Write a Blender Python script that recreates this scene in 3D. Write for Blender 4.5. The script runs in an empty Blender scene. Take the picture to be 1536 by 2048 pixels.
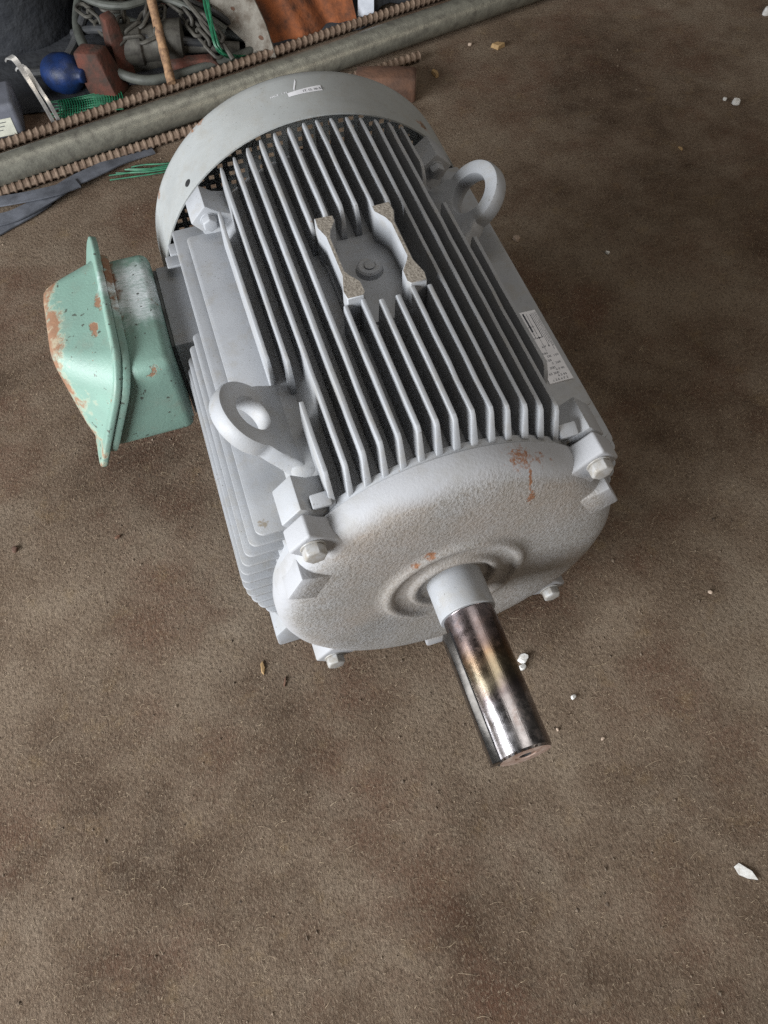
import bpy, bmesh, math, random
import numpy as np
from mathutils import Vector, Matrix

random.seed(7)
rng = np.random.default_rng(7)
S = bpy.context.scene
COL = S.collection
PI = math.pi

# ---------------------------------------------------------------- camera
cam_d = bpy.data.cameras.new('camera')
cam = bpy.data.objects.new('camera', cam_d)
COL.objects.link(cam)
cam_d.sensor_fit = 'VERTICAL'
cam_d.sensor_height = 36.0
cam_d.lens = 36.0 * 1611.83 / 2048.0
cam_d.clip_start = 0.02
cam_d.clip_end = 200
Rm = Matrix(((0.9506862, 0.27514222, -0.14315202),
             (-0.30983946, 0.82171635, -0.47831135),
             (-0.01397329, 0.49907815, 0.86644431)))
cam.matrix_world = Matrix.Translation((-0.18951, -0.36334, 1.07654)) @ Rm.to_4x4()
S.camera = cam

# ---------------------------------------------------------------- light: a workshop door to the left, dim room around
W = bpy.data.worlds.new('World')
S.world = W
W.use_nodes = True
bg = W.node_tree.nodes['Background']
bg.inputs[0].default_value = (1.0, 0.94, 0.86, 1)
bg.inputs[1].default_value = 0.04


def area(name, loc, target, sx, sy, power, col, spread=180):
    d = bpy.data.lights.new(name, 'AREA')
    d.shape = 'RECTANGLE'
    d.size, d.size_y = sx, sy
    d.energy = power
    d.color = col
    d.spread = math.radians(spread)
    o = bpy.data.objects.new(name, d)
    COL.objects.link(o)
    o.location = loc
    o.rotation_euler = (Vector(target) - Vector(loc)).to_track_quat('-Z', 'Y').to_euler()
    return o


area('door_daylight', (-2.9, -0.85, 1.30), (0.0, 0.2, 0.25), 2.9, 1.25, 325, (0.955, 0.98, 1.0))
area('roof_light', (0.5, 0.75, 3.9), (0.25, 0.4, 0.0), 2.0, 2.0, 37, (1.0, 0.96, 0.90))
area('side_window', (2.6, -2.6, 2.3), (0.1, 0.2, 0.2), 1.2, 1.2, 38, (1.0, 0.90, 0.77))
S.cycles.use_denoising = False
S.view_settings.view_transform = 'Standard'
S.view_settings.look = 'None'
S.view_settings.exposure = 0.0
S.view_settings.gamma = 1.0
S.view_settings.use_curve_mapping = False


# ================================================================ materials
class NT:
    def __init__(self, name):
        self.m = bpy.data.materials.new(name)
        self.m.use_nodes = True
        self.t = self.m.node_tree
        self.p = self.t.nodes['Principled BSDF']
        self.pos = self.n('ShaderNodeNewGeometry').outputs['Position']

    def n(self, ty, **kw):
        nd = self.t.nodes.new(ty)
        for k, v in kw.items():
            setattr(nd, k, v)
        return nd

    def l(self, a, b):
        self.t.links.new(a, b)

    def put(self, sock, v):
        if hasattr(v, 'is_output') or hasattr(v, 'links'):
            self.l(v, sock)
        else:
            if isinstance(v, tuple) and len(v) == 3 and sock.type == 'RGBA':
                v = (*v, 1)
            sock.default_value = v

    def noise(self, scale, detail=4, rough=0.55, vec=None, dist=0.0, stretch=None, off=None):
        nd = self.n('ShaderNodeTexNoise')
        nd.inputs['Scale'].default_value = scale
        nd.inputs['Detail'].default_value = detail
        nd.inputs['Roughness'].default_value = rough
        nd.inputs['Distortion'].default_value = dist
        v = vec or self.pos
        if stretch or off:
            mp = self.n('ShaderNodeMapping')
            self.l(v, mp.inputs['Vector'])
            if stretch:
                mp.inputs['Scale'].default_value = stretch
            if off:
                mp.inputs['Location'].default_value = off
            v = mp.outputs[0]
        self.l(v, nd.inputs['Vector'])
        return nd.outputs['Fac']

    def ramp(self, fac, stops):
        nd = self.n('ShaderNodeValToRGB')
        el = nd.color_ramp.elements
        while len(el) < len(stops):
            el.new(0.5)
        for e, (p, c) in zip(el, stops):
            e.position = p
            e.color = (*c, 1) if isinstance(c, tuple) else (c, c, c, 1)
        self.l(fac, nd.inputs[0])
        return nd.outputs[0]

    def mix(self, fac, a, b):
        nd = self.n('ShaderNodeMix', data_type='RGBA')
        self.put(nd.inputs[0], fac)
        self.put(nd.inputs[6], a)
        self.put(nd.inputs[7], b)
        return nd.outputs[2]

    def math(self, op, a, b=0.0, clamp=False):
        nd = self.n('ShaderNodeMath', operation=op, use_clamp=clamp)
        self.put(nd.inputs[0], a)
        self.put(nd.inputs[1], b)
        return nd.outputs[0]

    def xyz(self):
        nd = self.n('ShaderNodeSeparateXYZ')
        self.l(self.pos, nd.inputs[0])
        return nd.outputs

    def spot(self, c, r, soft=0.5, scale=None, wob=0.35, ns=120):
        """1 inside a wobbly blob round world point c, radius r (metres)"""
        mp = self.n('ShaderNodeMapping')
        self.l(self.pos, mp.inputs['Vector'])
        sc = scale or (1, 1, 1)
        mp.inputs['Scale'].default_value = sc
        mp.inputs['Location'].default_value = tuple(-a * b for a, b in zip(c, sc))
        ln = self.n('ShaderNodeVectorMath', operation='LENGTH')
        self.l(mp.outputs[0], ln.inputs[0])
        d = self.math('DIVIDE', ln.outputs['Value'], r)
        nz = self.math('MULTIPLY', self.math('SUBTRACT', self.noise(ns, 3), 0.5), wob * 4)
        d = self.math('ADD', d, nz)
        mr = self.n('ShaderNodeMapRange')
        self.l(d, mr.inputs[0])
        mr.inputs[1].default_value = 1.0
        mr.inputs[2].default_value = 1.0 - soft
        return mr.outputs[0]

    def bump(self, h, strength, dist):
        nd = self.n('ShaderNodeBump')
        nd.inputs['Strength'].default_value = strength
        nd.inputs['Distance'].default_value = dist
        self.l(h, nd.inputs['Height'])
        self.l(nd.outputs[0], self.p.inputs['Normal'])

    def fin(self, col, rough=0.5, metal=0.0, spec=0.5):
        self.put(self.p.inputs['Base Color'], col)
        self.put(self.p.inputs['Roughness'], rough)
        self.put(self.p.inputs['Metallic'], metal)
        self.p.inputs['Specular IOR Level'].default_value = spec
        return self.m


PAINT = (0.302, 0.312, 0.330)
SPOTS = [((-0.192, 0.070, 0.341), 0.006), ((-0.13, 0.040, 0.375), 0.009), ((0.137, 0.040, 0.375), 0.009)]


def mat_paint(name='grey_enamel', tint=PAINT, dirt=0.5, grain=0.10, spots=()):
    t = NT(name)
    a = t.noise(9, 6, 0.65)
    c = t.mix(t.ramp(a, [(0.35, 0.0), (0.7, 1.0)]), tint, tuple(x * 0.84 for x in tint))
    d = t.ramp(t.noise(38, 8, 0.74), [(0.50, 0.0), (0.70, 1.0)])
    c = t.mix(t.math('MULTIPLY', d, dirt), c, (0.235, 0.215, 0.18))
    d2 = t.ramp(t.noise(5, 7, 0.7, off=(4, 7, 2)), [(0.52, 0.0), (0.72, 1.0)])
    c = t.mix(t.math('MULTIPLY', d2, dirt * 0.8), c, (0.22, 0.21, 0.185))
    sp = t.ramp(t.noise(430, 2, 0.5), [(0.66, 0.0), (0.73, 1.0)])
    sp = t.math('MULTIPLY', sp, t.ramp(t.noise(20, 4, 0.6), [(0.45, 0.0), (0.60, 1.0)]))
    c = t.mix(t.math('MULTIPLY', sp, 0.8), c, (0.085, 0.078, 0.062))
    ch = t.math('MULTIPLY', t.ramp(t.noise(160, 5, 0.7, off=(8, 2, 6)), [(0.665, 0.0), (0.69, 1.0)]), t.ramp(t.noise(6, 3, off=(3, 3, 3)), [(0.45, 0.0), (0.6, 1.0)]))
    c = t.mix(t.math('MULTIPLY', ch, 0.7), c, (0.16, 0.095, 0.055))
    for cc, r in spots:
        c = t.mix(t.math('MULTIPLY', t.spot(cc, r, 0.6, None, 0.9, 200), 0.85), c, (0.22, 0.10, 0.045) if name != 'grey_enamel' else (0.17, 0.14, 0.10))
    t.bump(t.math('ADD', t.noise(500, 3), t.math('MULTIPLY', t.noise(70, 4), 0.8)), grain, 0.0018)
    return t.fin(c, t.ramp(t.noise(30, 5), [(0.3, 0.44), (0.75, 0.72)]))


def mat_cast(name='rough_cast_enamel'):
    t = NT(name)
    x, y, z = t.xyz()
    g = t.noise(310, 4, 0.62)
    zz = t.math('SUBTRACT', z, 0.225)
    rad = t.math('SQRT', t.math('ADD', t.math('MULTIPLY', x, x), t.math('MULTIPLY', zz, zz)))
    flank = t.n('ShaderNodeMapRange')          # the turned rim of the casting is smooth, the face is sand-cast
    t.l(t.math('ADD', rad, t.math('MULTIPLY', t.math('SUBTRACT', t.noise(14, 3), 0.5), 0.03)), flank.inputs[0])
    flank.inputs[1].default_value = 0.186
    flank.inputs[2].default_value = 0.201
    fl = flank.outputs[0]
    big = t.noise(16, 5, 0.65)
    c = t.mix(t.ramp(big, [(0.36, 0.0), (0.68, 1.0)]), (0.298, 0.296, 0.296), (0.245, 0.235, 0.22))
    pits = t.ramp(g, [(0.36, 1.0), (0.54, 0.0)])
    c = t.mix(t.math('MULTIPLY', pits, 0.72), c, (0.165, 0.148, 0.128))
    st = t.math('MULTIPLY', t.ramp(t.noise(7, 4, 0.6, off=(3, 1, 2)), [(0.46, 0.0), (0.68, 1.0)]), 0.45)
    c = t.mix(st, c, (0.27, 0.215, 0.17))
    hub = t.math('MULTIPLY', t.ramp(t.math('ADD', rad, t.math('MULTIPLY', t.math('SUBTRACT', t.noise(22, 5, 0.65), 0.5), 0.07)), [(0.045, 1.0), (0.13, 0.0)]), 0.25)
    c = t.mix(hub, c, (0.225, 0.185, 0.15))
    c = t.mix(fl, c, t.mix(t.ramp(big, [(0.5, 0.0), (0.75, 1.0)]), (0.300, 0.304, 0.318), (0.245, 0.24, 0.23)))
    rm = 0.0
    for (cc, r, scl) in [((0.068, 0.014, 0.424), 0.0165, (1, 1, 1)), ((0.088, 0.012, 0.413), 0.008, (1, 1, 1)),
                         ((0.102, 0.010, 0.405), 0.005, (1, 1, 1)), ((0.072, 0.000, 0.398), 0.005, (2.0, 0.5, 0.22)),
                         ((0.075, -0.004, 0.370), 0.005, (1, 1, 0.5)), ((-0.032, -0.008, 0.310), 0.007, (1, 1, 1)),
                         ((-0.05, -0.008, 0.299), 0.005, (1, 1, 1))]:
        rm = t.math('MAXIMUM', rm, t.spot(cc, r, 0.6, scl, 0.7, 260))
    c = t.mix(t.math('MULTIPLY', rm, 0.9), c, t.mix(t.noise(220, 3), (0.13, 0.05, 0.022), (0.28, 0.12, 0.05)))
    h = t.math('MULTIPLY', g, t.math('SUBTRACT', 1.0, t.math('MULTIPLY', fl, 0.82)))
    t.bump(h, 0.75, 0.0022)
    return t.fin(c, 0.62, spec=0.3)


def mat_mint():
    t = NT('mint_enamel_rusty')
    x, y, z = t.xyz()
    a = t.noise(12, 5, 0.6)
    c = t.mix(t.ramp(a, [(0.3, 0.0), (0.7, 1.0)]), (0.162, 0.268, 0.222), (0.136, 0.212, 0.180))
    # grimy lower half of wear
    c = t.mix(t.math('MULTIPLY', t.ramp(t.noise(20, 6, 0.7, off=(2, 5, 1)), [(0.52, 0.0), (0.74, 1.0)]), 0.5), c, (0.185, 0.185, 0.15))
    # white scuffed patch on the top of the box
    sc = t.noise(150, 4, 0.7, stretch=(0.45, 1.6, 1.0), dist=1.0)
    patch = t.spot((-0.272, 0.488, 0.305), 0.06, 0.5, (1.35, 0.92, 1), 0.3, 40)
    c = t.mix(t.math('MULTIPLY', patch, t.ramp(sc, [(0.38, 0.45), (0.56, 1.0)])), c, (0.58, 0.63, 0.64))
    spk = t.ramp(t.noise(95, 2, 0.5, off=(7, 1, 3)), [(0.685, 0.0), (0.70, 1.0)])
    c = t.mix(t.math('MULTIPLY', spk, 0.85), c, (0.05, 0.055, 0.045))
    # rust round the outer rim of the lid
    nz = t.math('MULTIPLY', t.math('SUBTRACT', t.noise(30, 7, 0.7), 0.5), 0.11)
    edge = t.math('ADD', t.math('SUBTRACT', -0.3755, x), nz)
    rm = t.ramp(t.math('MULTIPLY', edge, 60.0, True), [(0.0, 0.0), (0.6, 1.0)])
    rm2 = t.ramp(t.noise(27, 6, 0.7, off=(1, 9, 4)), [(0.635, 0.0), (0.675, 1.0)])
    rm = t.math('MAXIMUM', rm, rm2)
    rm = t.math('MAXIMUM', rm, t.spot((-0.298, 0.52, 0.308), 0.012, 0.4, (1.2, 0.16, 1), 0.5, 60))
    for cc, r in [((-0.316, 0.475, 0.305), 0.012), ((-0.33, 0.435, 0.305), 0.010), ((-0.300, 0.42, 0.30), 0.012)]:
        rm = t.math('MAXIMUM', rm, t.spot(cc, r, 0.3, (1.6, 0.7, 1), 0.5, 90))
    rc = t.mix(t.noise(60, 6, 0.7), (0.115, 0.062, 0.038), (0.255, 0.135, 0.075))
    rc = t.mix(t.ramp(t.noise(45, 5, 0.7, off=(4, 4, 4)), [(0.55, 0.0), (0.68, 0.8)]), rc, (0.30, 0.27, 0.19))
    pale = t.ramp(t.math('MULTIPLY', t.math('ADD', edge, 0.006), 60.0, True), [(0.0, 0.0), (0.3, 1.0)])
    c = t.mix(t.math('MULTIPLY', pale, 0.5), c, (0.30, 0.33, 0.25))
    c = t.mix(rm, c, rc)
    h = t.math('ADD', t.noise(300, 3), t.math('MULTIPLY', rm, -1.2))
    t.bump(h, 0.35, 0.0012)
    return t.fin(c, t.mix(rm, (0.50, 0.50, 0.50), (0.85, 0.85, 0.85)))


def mat_shaft():
    t = NT('heat_tinted_steel')
    x, y, z = t.xyz()
    u = t.math('ADD', t.math('MULTIPLY', y, -5.9), t.math('MULTIPLY', t.math('SUBTRACT', t.noise(26, 4, 0.6, stretch=(1, 0.6, 1)), 0.5), 0.42))
    band = t.ramp(u, [(0.34, (0.21, 0.185, 0.195)), (0.56, (0.185, 0.14, 0.13)), (0.68, (0.255, 0.175, 0.115)), (0.78, (0.265, 0.225, 0.16)),
                      (0.90, (0.20, 0.17, 0.172)), (1.0, (0.31, 0.295, 0.30))])
    rs = t.ramp(t.noise(46, 7, 0.74), [(0.54, 0.0), (0.70, 1.0)])
    c = t.mix(t.math('MULTIPLY', rs, 0.5), band, (0.16, 0.085, 0.055))
    scr = t.noise(900, 2, 0.5, stretch=(1, 0.06, 1))
    t.bump(t.math('ADD', scr, t.math('MULTIPLY', t.noise(130, 5, 0.7), 0.7)), 0.2, 0.0005)
    r = t.ramp(t.noise(60, 5, 0.65), [(0.30, 0.17), (0.72, 0.40)])
    return t.fin(c, r, t.math('SUBTRACT', 1.0, t.math('MULTIPLY', rs, 0.5)))


def mat_simple(name, c1, c2=None, rough=0.6, metal=0.0, scale=40, bump=0.2, bscale=300, bd=0.001, spec=0.4, lo=0.35, hi=0.65):
    t = NT(name)
    c2 = c2 or tuple(x * 0.75 for x in c1)
    c = t.mix(t.ramp(t.noise(scale, 6, 0.65), [(lo, 0.0), (hi, 1.0)]), c1, c2)
    if bump:
        t.bump(t.noise(bscale, 3), bump, bd)
    return t.fin(c, rough, metal, spec)


def mat_carpet():
    t = NT('dusty_felt_floor')
    x, y, z = t.xyz()
    big = t.noise(3.1, 5, 0.6)
    mid = t.noise(14, 8, 0.72, off=(1, 2, 0))
    fine = t.noise(210, 6, 0.70, stretch=(1.0, 0.8, 1))
    hair = t.noise(520, 3, 0.7, stretch=(1.0, 0.35, 1))
    c = t.ramp(t.math('ADD', t.math('MULTIPLY', big, 0.62), t.math('MULTIPLY', mid, 0.38)),
               [(0.37, (0.056, 0.036, 0.024)), (0.46, (0.104, 0.073, 0.051)), (0.54, (0.146, 0.109, 0.079)), (0.65, (0.196, 0.155, 0.116))])
    red = t.ramp(t.noise(4.6, 6, 0.66, off=(5, 5, 0)), [(0.50, 0.0), (0.68, 1.0)])
    c = t.mix(t.math('MULTIPLY', red, 0.68), c, (0.092, 0.046, 0.030))
    gry = t.ramp(t.noise(7.5, 6, 0.66, off=(9, 3, 0)), [(0.52, 0.0), (0.70, 1.0)])
    c = t.mix(t.math('MULTIPLY', gry, 0.35), c, (0.190, 0.158, 0.122))
    och = t.ramp(t.noise(19, 5, 0.66, off=(2, 13, 0)), [(0.57, 0.0), (0.72, 1.0)])
    c = t.mix(t.math('MULTIPLY', och, 0.4), c, (0.180, 0.125, 0.066))
    c = t.mix(t.math('MULTIPLY', t.ramp(fine, [(0.37, 1.0), (0.50, 0.0)]), 0.62), c, (0.050, 0.035, 0.025))
    c = t.mix(t.math('MULTIPLY', t.ramp(hair, [(0.53, 0.0), (0.68, 1.0)]), 0.55), c, (0.275, 0.222, 0.165))
    h = t.math('ADD', t.math('MULTIPLY', fine, 1.2), t.math('ADD', t.math('MULTIPLY', hair, 0.35), t.math('MULTIPLY', mid, 1.0)))
    t.bump(h, 0.75, 0.0045)
    return t.fin(c, 0.95, spec=0.12)


M = {
    'paint': mat_paint(spots=SPOTS),
    'paint2': mat_paint('grey_enamel_cowl', (0.30, 0.312, 0.31), 0.4, 0.06,
                        [((-0.1275, 0.6495, 0.415), 0.009), ((-0.149, 0.651, 0.399), 0.008), ((-0.205, 0.64, 0.325), 0.007), ((-0.14, 0.645, 0.405), 0.006), ((0.165, 0.582, 0.3835), 0.011), ((-0.10, 0.652, 0.43), 0.005)]),
    'cast': mat_cast(),
    'mint': mat_mint(),
    'shaft': mat_shaft(),
    'keysteel': mat_simple('bright_key_steel', (0.30, 0.30, 0.305), (0.17, 0.17, 0.172), 0.24, 1.0, 60, 0.05),
    'bolt': mat_simple('painted_bolt', (0.33, 0.33, 0.33), (0.24, 0.22, 0.19), 0.45, 0.0, 120, 0.1),
    'grit': mat_simple('bare_gritty_casting', (0.29, 0.262, 0.225), (0.16, 0.14, 0.118), 0.9, 0.0, 320, 0.6, 420, 0.0015, 0.2),
    'shaft_end': mat_simple('rusty_shaft_face', (0.44, 0.35, 0.30), (0.26, 0.16, 0.12), 0.6, 0.25, 90, 0.2),
    'black': mat_simple('black_hole', (0.012, 0.012, 0.013), None, 0.8, 0, 40, 0),  # near-black standing in for the shade inside holes and gaps
    'darkplastic': mat_simple('dark_plastic', (0.022, 0.024, 0.028), (0.045, 0.045, 0.045), 0.55, 0, 14, 0.2, 60, 0.004),
    'gasket': mat_simple('gasket', (0.10, 0.11, 0.105), (0.05, 0.05, 0.05), 0.8),
    'sticker': mat_simple('white_sticker', (0.70, 0.70, 0.73), (0.62, 0.62, 0.65), 0.4, 0, 60, 0),
    'ink': mat_simple('black_ink', (0.04, 0.045, 0.06), None, 0.6, 0, 40, 0),
    'galv': mat_simple('old_galvanised_steel', (0.215, 0.21, 0.175), (0.12, 0.115, 0.098), 0.42, 0.45, 55, 0.35, 200, 0.0015, 0.4, 0.42, 0.70),
    'rust': mat_simple('rusted_steel', (0.20, 0.145, 0.105), (0.105, 0.068, 0.047), 0.85, 0.1, 60, 0.5, 300, 0.001),
    'rustlight': mat_simple('pale_rusted_rod', (0.33, 0.20, 0.11), (0.12, 0.068, 0.042), 0.85, 0.1, 85, 0.5, 250, 0.001),
    'oldsteel': mat_simple('dull_old_steel', (0.075, 0.071, 0.06), (0.032, 0.029, 0.025), 0.6, 0.3, 50, 0.4, 200, 0.001),
    'hose': mat_simple('grey_rubber_hose', (0.075, 0.08, 0.07), (0.04, 0.042, 0.037), 0.6, 0, 30, 0.15),
    'orange': mat_simple('orange_rust_sheet', (0.235, 0.075, 0.028), (0.07, 0.032, 0.02), 0.85, 0, 16, 0.6, 90, 0.004, 0.2, 0.40, 0.62),
    'redblock': mat_simple('orange_red_paint', (0.085, 0.026, 0.016), (0.032, 0.019, 0.014), 0.85, 0, 36, 0.6, 120, 0.003),  # base colour darkened in place of the shade over the pile
    'stone': mat_simple('scaled_grey_plate', (0.20, 0.185, 0.16), (0.085, 0.066, 0.05), 0.85, 0, 38, 0.6, 120, 0.003, 0.3, 0.42, 0.70),
    'green': mat_simple('green_twine', (0.012, 0.135, 0.062), (0.007, 0.065, 0.033), 0.5, 0, 60, 0),
    'blue': mat_simple('blue_plastic', (0.004, 0.022, 0.10), (0.006, 0.012, 0.035), 0.5, 0, 30, 0.4, 120, 0.002),
    'sack': mat_simple('dark_sheet', (0.030, 0.032, 0.036), (0.015, 0.017, 0.022), 0.7, 0, 9, 0.5, 40, 0.01),
    'device': mat_simple('blue_grey_plastic', (0.15, 0.157, 0.19), (0.10, 0.106, 0.125), 0.5, 0, 18, 0.1),
    'chrome': mat_simple('zinc_plated_steel', (0.58, 0.57, 0.55), (0.30, 0.29, 0.28), 0.3, 0.5, 40, 0.05),
    'web': mat_simple('grey_webbing', (0.105, 0.112, 0.132), (0.045, 0.048, 0.057), 0.85, 0, 22, 0.4, 500, 0.001),
    'webwhite': mat_simple('pale_webbing', (0.46, 0.48, 0.53), (0.34, 0.36, 0.40), 0.8, 0, 30, 0.3, 500, 0.001),
    'brick': mat_simple('dark_brown_block', (0.115, 0.058, 0.035), (0.06, 0.034, 0.024), 0.85, 0, 26, 0.5, 140, 0.003),
    'pale': mat_simple('pale_broken_face', (0.42, 0.33, 0.26), (0.28, 0.21, 0.16), 0.85, 0, 40, 0.4),
    'wood': mat_simple('wood_chip', (0.36, 0.235, 0.11), (0.22, 0.14, 0.065), 0.8, 0, 90, 0.3),
    'foam': mat_simple('white_foam', (0.60, 0.60, 0.59), (0.42, 0.40, 0.37), 0.9, 0, 160, 0.5, 400, 0.001),
    'cream': mat_simple('cream_label', (0.52, 0.52, 0.44), (0.42, 0.42, 0.36), 0.6, 0, 60, 0),
    'carpet': mat_carpet(),
    'fibre': mat_simple('felt_fibre', (0.36, 0.285, 0.20), (0.10, 0.072, 0.05), 0.9, 0, 180, 0, spec=0.1),
    'grain': mat_simple('floor_grit', (0.20, 0.155, 0.115), (0.045, 0.034, 0.027), 0.9, 0, 140, 0, spec=0.1),
}

# ================================================================ mesh helpers (millimetres, shaft axis = y axis at 225 mm above the floor)
ORG = {}


def PT(p):
    return Vector((p[0] * 0.001, p[1] * 0.001, (p[2] + 225.0) * 0.001))


class MB:
    def __init__(self):
        self.v, self.f, self.m = [], [], []

    def add(self, vs, fs, m=0):
        o = len(self.v)
        self.v += [tuple(map(float, p)) for p in vs]
        for q in fs:
            self.f.append([i + o for i in q])
            self.m.append(m)
        return self

    def box(self, x0, x1, y0, y1, z0, z1, m=0):
        return self.add([(x0, y0, z0), (x1, y0, z0), (x1, y1, z0), (x0, y1, z0), (x0, y0, z1), (x1, y0, z1), (x1, y1, z1), (x0, y1, z1)],
                        [(3, 2, 1, 0), (4, 5, 6, 7), (0, 1, 5, 4), (1, 2, 6, 5), (2, 3, 7, 6), (3, 0, 4, 7)], m)

    def obox(self, c, ax, ay, az, m=0):
        c, ax, ay, az = map(Vector, (c, ax, ay, az))
        vs = [c + sx * ax + sy * ay + sz * az for sz in (-1, 1) for sx, sy in ((-1, -1), (1, -1), (1, 1), (-1, 1))]
        return self.add(vs, [(3, 2, 1, 0), (4, 5, 6, 7), (0, 1, 5, 4), (1, 2, 6, 5), (2, 3, 7, 6), (3, 0, 4, 7)], m)

    def prism(self, poly, fn, t0, t1, m=0, mtop=None):
        n = len(poly)
        vs = [fn(a, b, t0) for a, b in poly] + [fn(a, b, t1) for a, b in poly]
        self.add(vs, [tuple(reversed(range(n)))] + [(i, (i + 1) % n, n + (i + 1) % n, n + i) for i in range(n)], m)
        o = len(self.v) - 2 * n
        self.f.append([o + n + i for i in range(n)])
        self.m.append(m if mtop is None else mtop)
        return self

    def loft(self, rings, m=0, close=True, caps=(True, True)):
        n = len(rings[0])
        vs = [p for r in rings for p in r]
        fs = []
        for k in range(len(rings) - 1):
            for i in range(n if close else n - 1):
                j = (i + 1) % n
                fs.append((k * n + i, k * n + j, (k + 1) * n + j, (k + 1) * n + i))
        if caps[0]:
            fs.append(tuple(reversed(range(n))))
        if caps[1]:
            fs.append(tuple((len(rings) - 1) * n + i for i in range(n)))
        return self.add(vs, fs, m)

    def rev(self, prof, seg=96, c=(0, 0, 0), u=(1, 0, 0), w=(0, 0, 1), a=(0, 1, 0), m=0, closed=False):
        """revolve (axial, radius) profile about axis a through c"""
        c, u, w, a = map(Vector, (c, u, w, a))
        rings = []
        for (t, r) in prof:
            rings.append([c + a * t + (u * math.cos(2 * PI * k / seg) + w * math.sin(2 * PI * k / seg)) * r for k in range(seg)])
        if closed:
            rings.append(rings[0])
        return self.loft(rings, m, True, (not closed and prof[0][1] > 0, not closed and prof[-1][1] > 0))

    def tube(self, path, r, seg=10, m=0, closed=False, flat=None, up=(0, 0, 1)):
        path = [Vector(p) for p in path]
        n = len(path)
        rings = []
        for i in range(n):
            a = path[(i - 1) % n] if (closed or i) else path[0]
            b = path[(i + 1) % n] if (closed or i < n - 1) else path[-1]
            d = (b - a).normalized()
            s = d.cross(Vector(up))
            if s.length < 1e-3:
                s = d.cross(Vector((1, 0, 0)))
            s.normalize()
            t = s.cross(d)
            rr = r[i] if isinstance(r, (list, tuple)) else r
            ra, rb = (rr, rr) if flat is None else flat
            rings.append([path[i] + s * math.cos(2 * PI * k / seg) * ra + t * math.sin(2 * PI * k / seg) * rb for k in range(seg)])
        if closed:
            rings.append(rings[0])
        return self.loft(rings, m, True, (not closed, not closed))

    def build(self, name, mats, parent=None, bevel=0, bseg=2, smooth=35, origin=None, bang=30):
        if not isinstance(mats, (list, tuple)):
            mats = [mats]
        bm = bmesh.new()
        vs = [bm.verts.new(PT(p)) for p in self.v]
        for q, mi in zip(self.f, self.m):
            if len(set(q)) < 3:
                continue
            try:
                fc = bm.faces.new([vs[i] for i in q])
                fc.material_index = mi
            except ValueError:
                pass
        bmesh.ops.remove_doubles(bm, verts=bm.verts, dist=1e-6)
        bmesh.ops.recalc_face_normals(bm, faces=bm.faces)
        if bevel:
            es = [e for e in bm.edges if len(e.link_faces) == 2 and e.calc_face_angle(0) > math.radians(bang)]
            bmesh.ops.bevel(bm, geom=es, offset=bevel * 0.001, segments=bseg, affect='EDGES', profile=0.5, clamp_overlap=True)
        xs = [v.co for v in bm.verts]
        lo = Vector((min(p.x for p in xs), min(p.y for p in xs), min(p.z for p in xs)))
        hi = Vector((max(p.x for p in xs), max(p.y for p in xs), max(p.z for p in xs)))
        og = Vector(origin) if origin else Vector(((lo.x + hi.x) / 2, (lo.y + hi.y) / 2, lo.z))
        for v in bm.verts:
            v.co -= og
        me = bpy.data.meshes.new(name)
        bm.to_mesh(me)
        bm.free()
        for k in mats:
            me.materials.append(M[k] if isinstance(k, str) else k)
        if smooth:
            me.shade_smooth()
            me.set_sharp_from_angle(angle=math.radians(smooth))
        return link(name, me, og, parent)


def link(name, me, og, parent=None):
    o = bpy.data.objects.new(name, me)
    COL.objects.link(o)
    ORG[o] = Vector(og)
    if parent:
        o.parent = parent
        o.location = Vector(og) - ORG[parent]
    else:
        o.location = og
    return o


def tag(o, label, cat, group=None):
    o['label'] = label
    o['category'] = cat
    if group:
        o['group'] = group
    return o


def text_mb(mb, s, size, o, ex, ey, m=1):
    """append flat lettering to a builder: origin o, baseline direction ex, up direction ey (mm)"""
    cu = bpy.data.curves.new('lettering', 'FONT')
    cu.body = s
    cu.size = size
    cu.resolution_u = 2
    ob = bpy.data.objects.new('lettering', cu)
    COL.objects.link(ob)
    dg = bpy.context.evaluated_depsgraph_get()
    me = bpy.data.meshes.new_from_object(ob.evaluated_get(dg))
    o, ex, ey = Vector(o), Vector(ex), Vector(ey)
    mb.add([o + ex * v.co.x + ey * v.co.y for v in me.vertices], [tuple(p.vertices) for p in me.polygons], m)
    bpy.data.objects.remove(ob)
    bpy.data.curves.remove(cu)
    bpy.data.meshes.remove(me)


# ================================================================ floor
mb = MB()
mb.add([(-4000, -3000, -225), (5000, -3000, -225), (5000, 6000, -225), (-4000, 6000, -225)], [(0, 1, 2, 3)])
floor = mb.build('floor', 'carpet', smooth=0)
floor['kind'] = 'structure'
floor['label'] = 'worn brown felt carpet floor'

# ================================================================ the motor
motor = bpy.data.objects.new('electric_motor', None)
COL.objects.link(motor)
ORG[motor] = Vector((0, 0.288, 0))
motor.location = ORG[motor]
tag(motor, 'big grey finned electric motor lying on the floor with mint green terminal box', 'motor')

PITCH, XO = 18.315, -1.8
RC = 194.0


def ztop(x, y):
    return 234.9 - 0.0025 * x * x + 5.0 * (540 - y) / 488.0


# housing barrel
mb = MB()
mb.rev([(34.6, 150), (34.6, 202.5), (45, 202.5), (51, RC), (530, RC), (541, 188), (546, 188), (556, 150), (566, 70), (570, 0.01)], 128)
housing = mb.build('housing', 'paint', motor, smooth=30)


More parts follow.
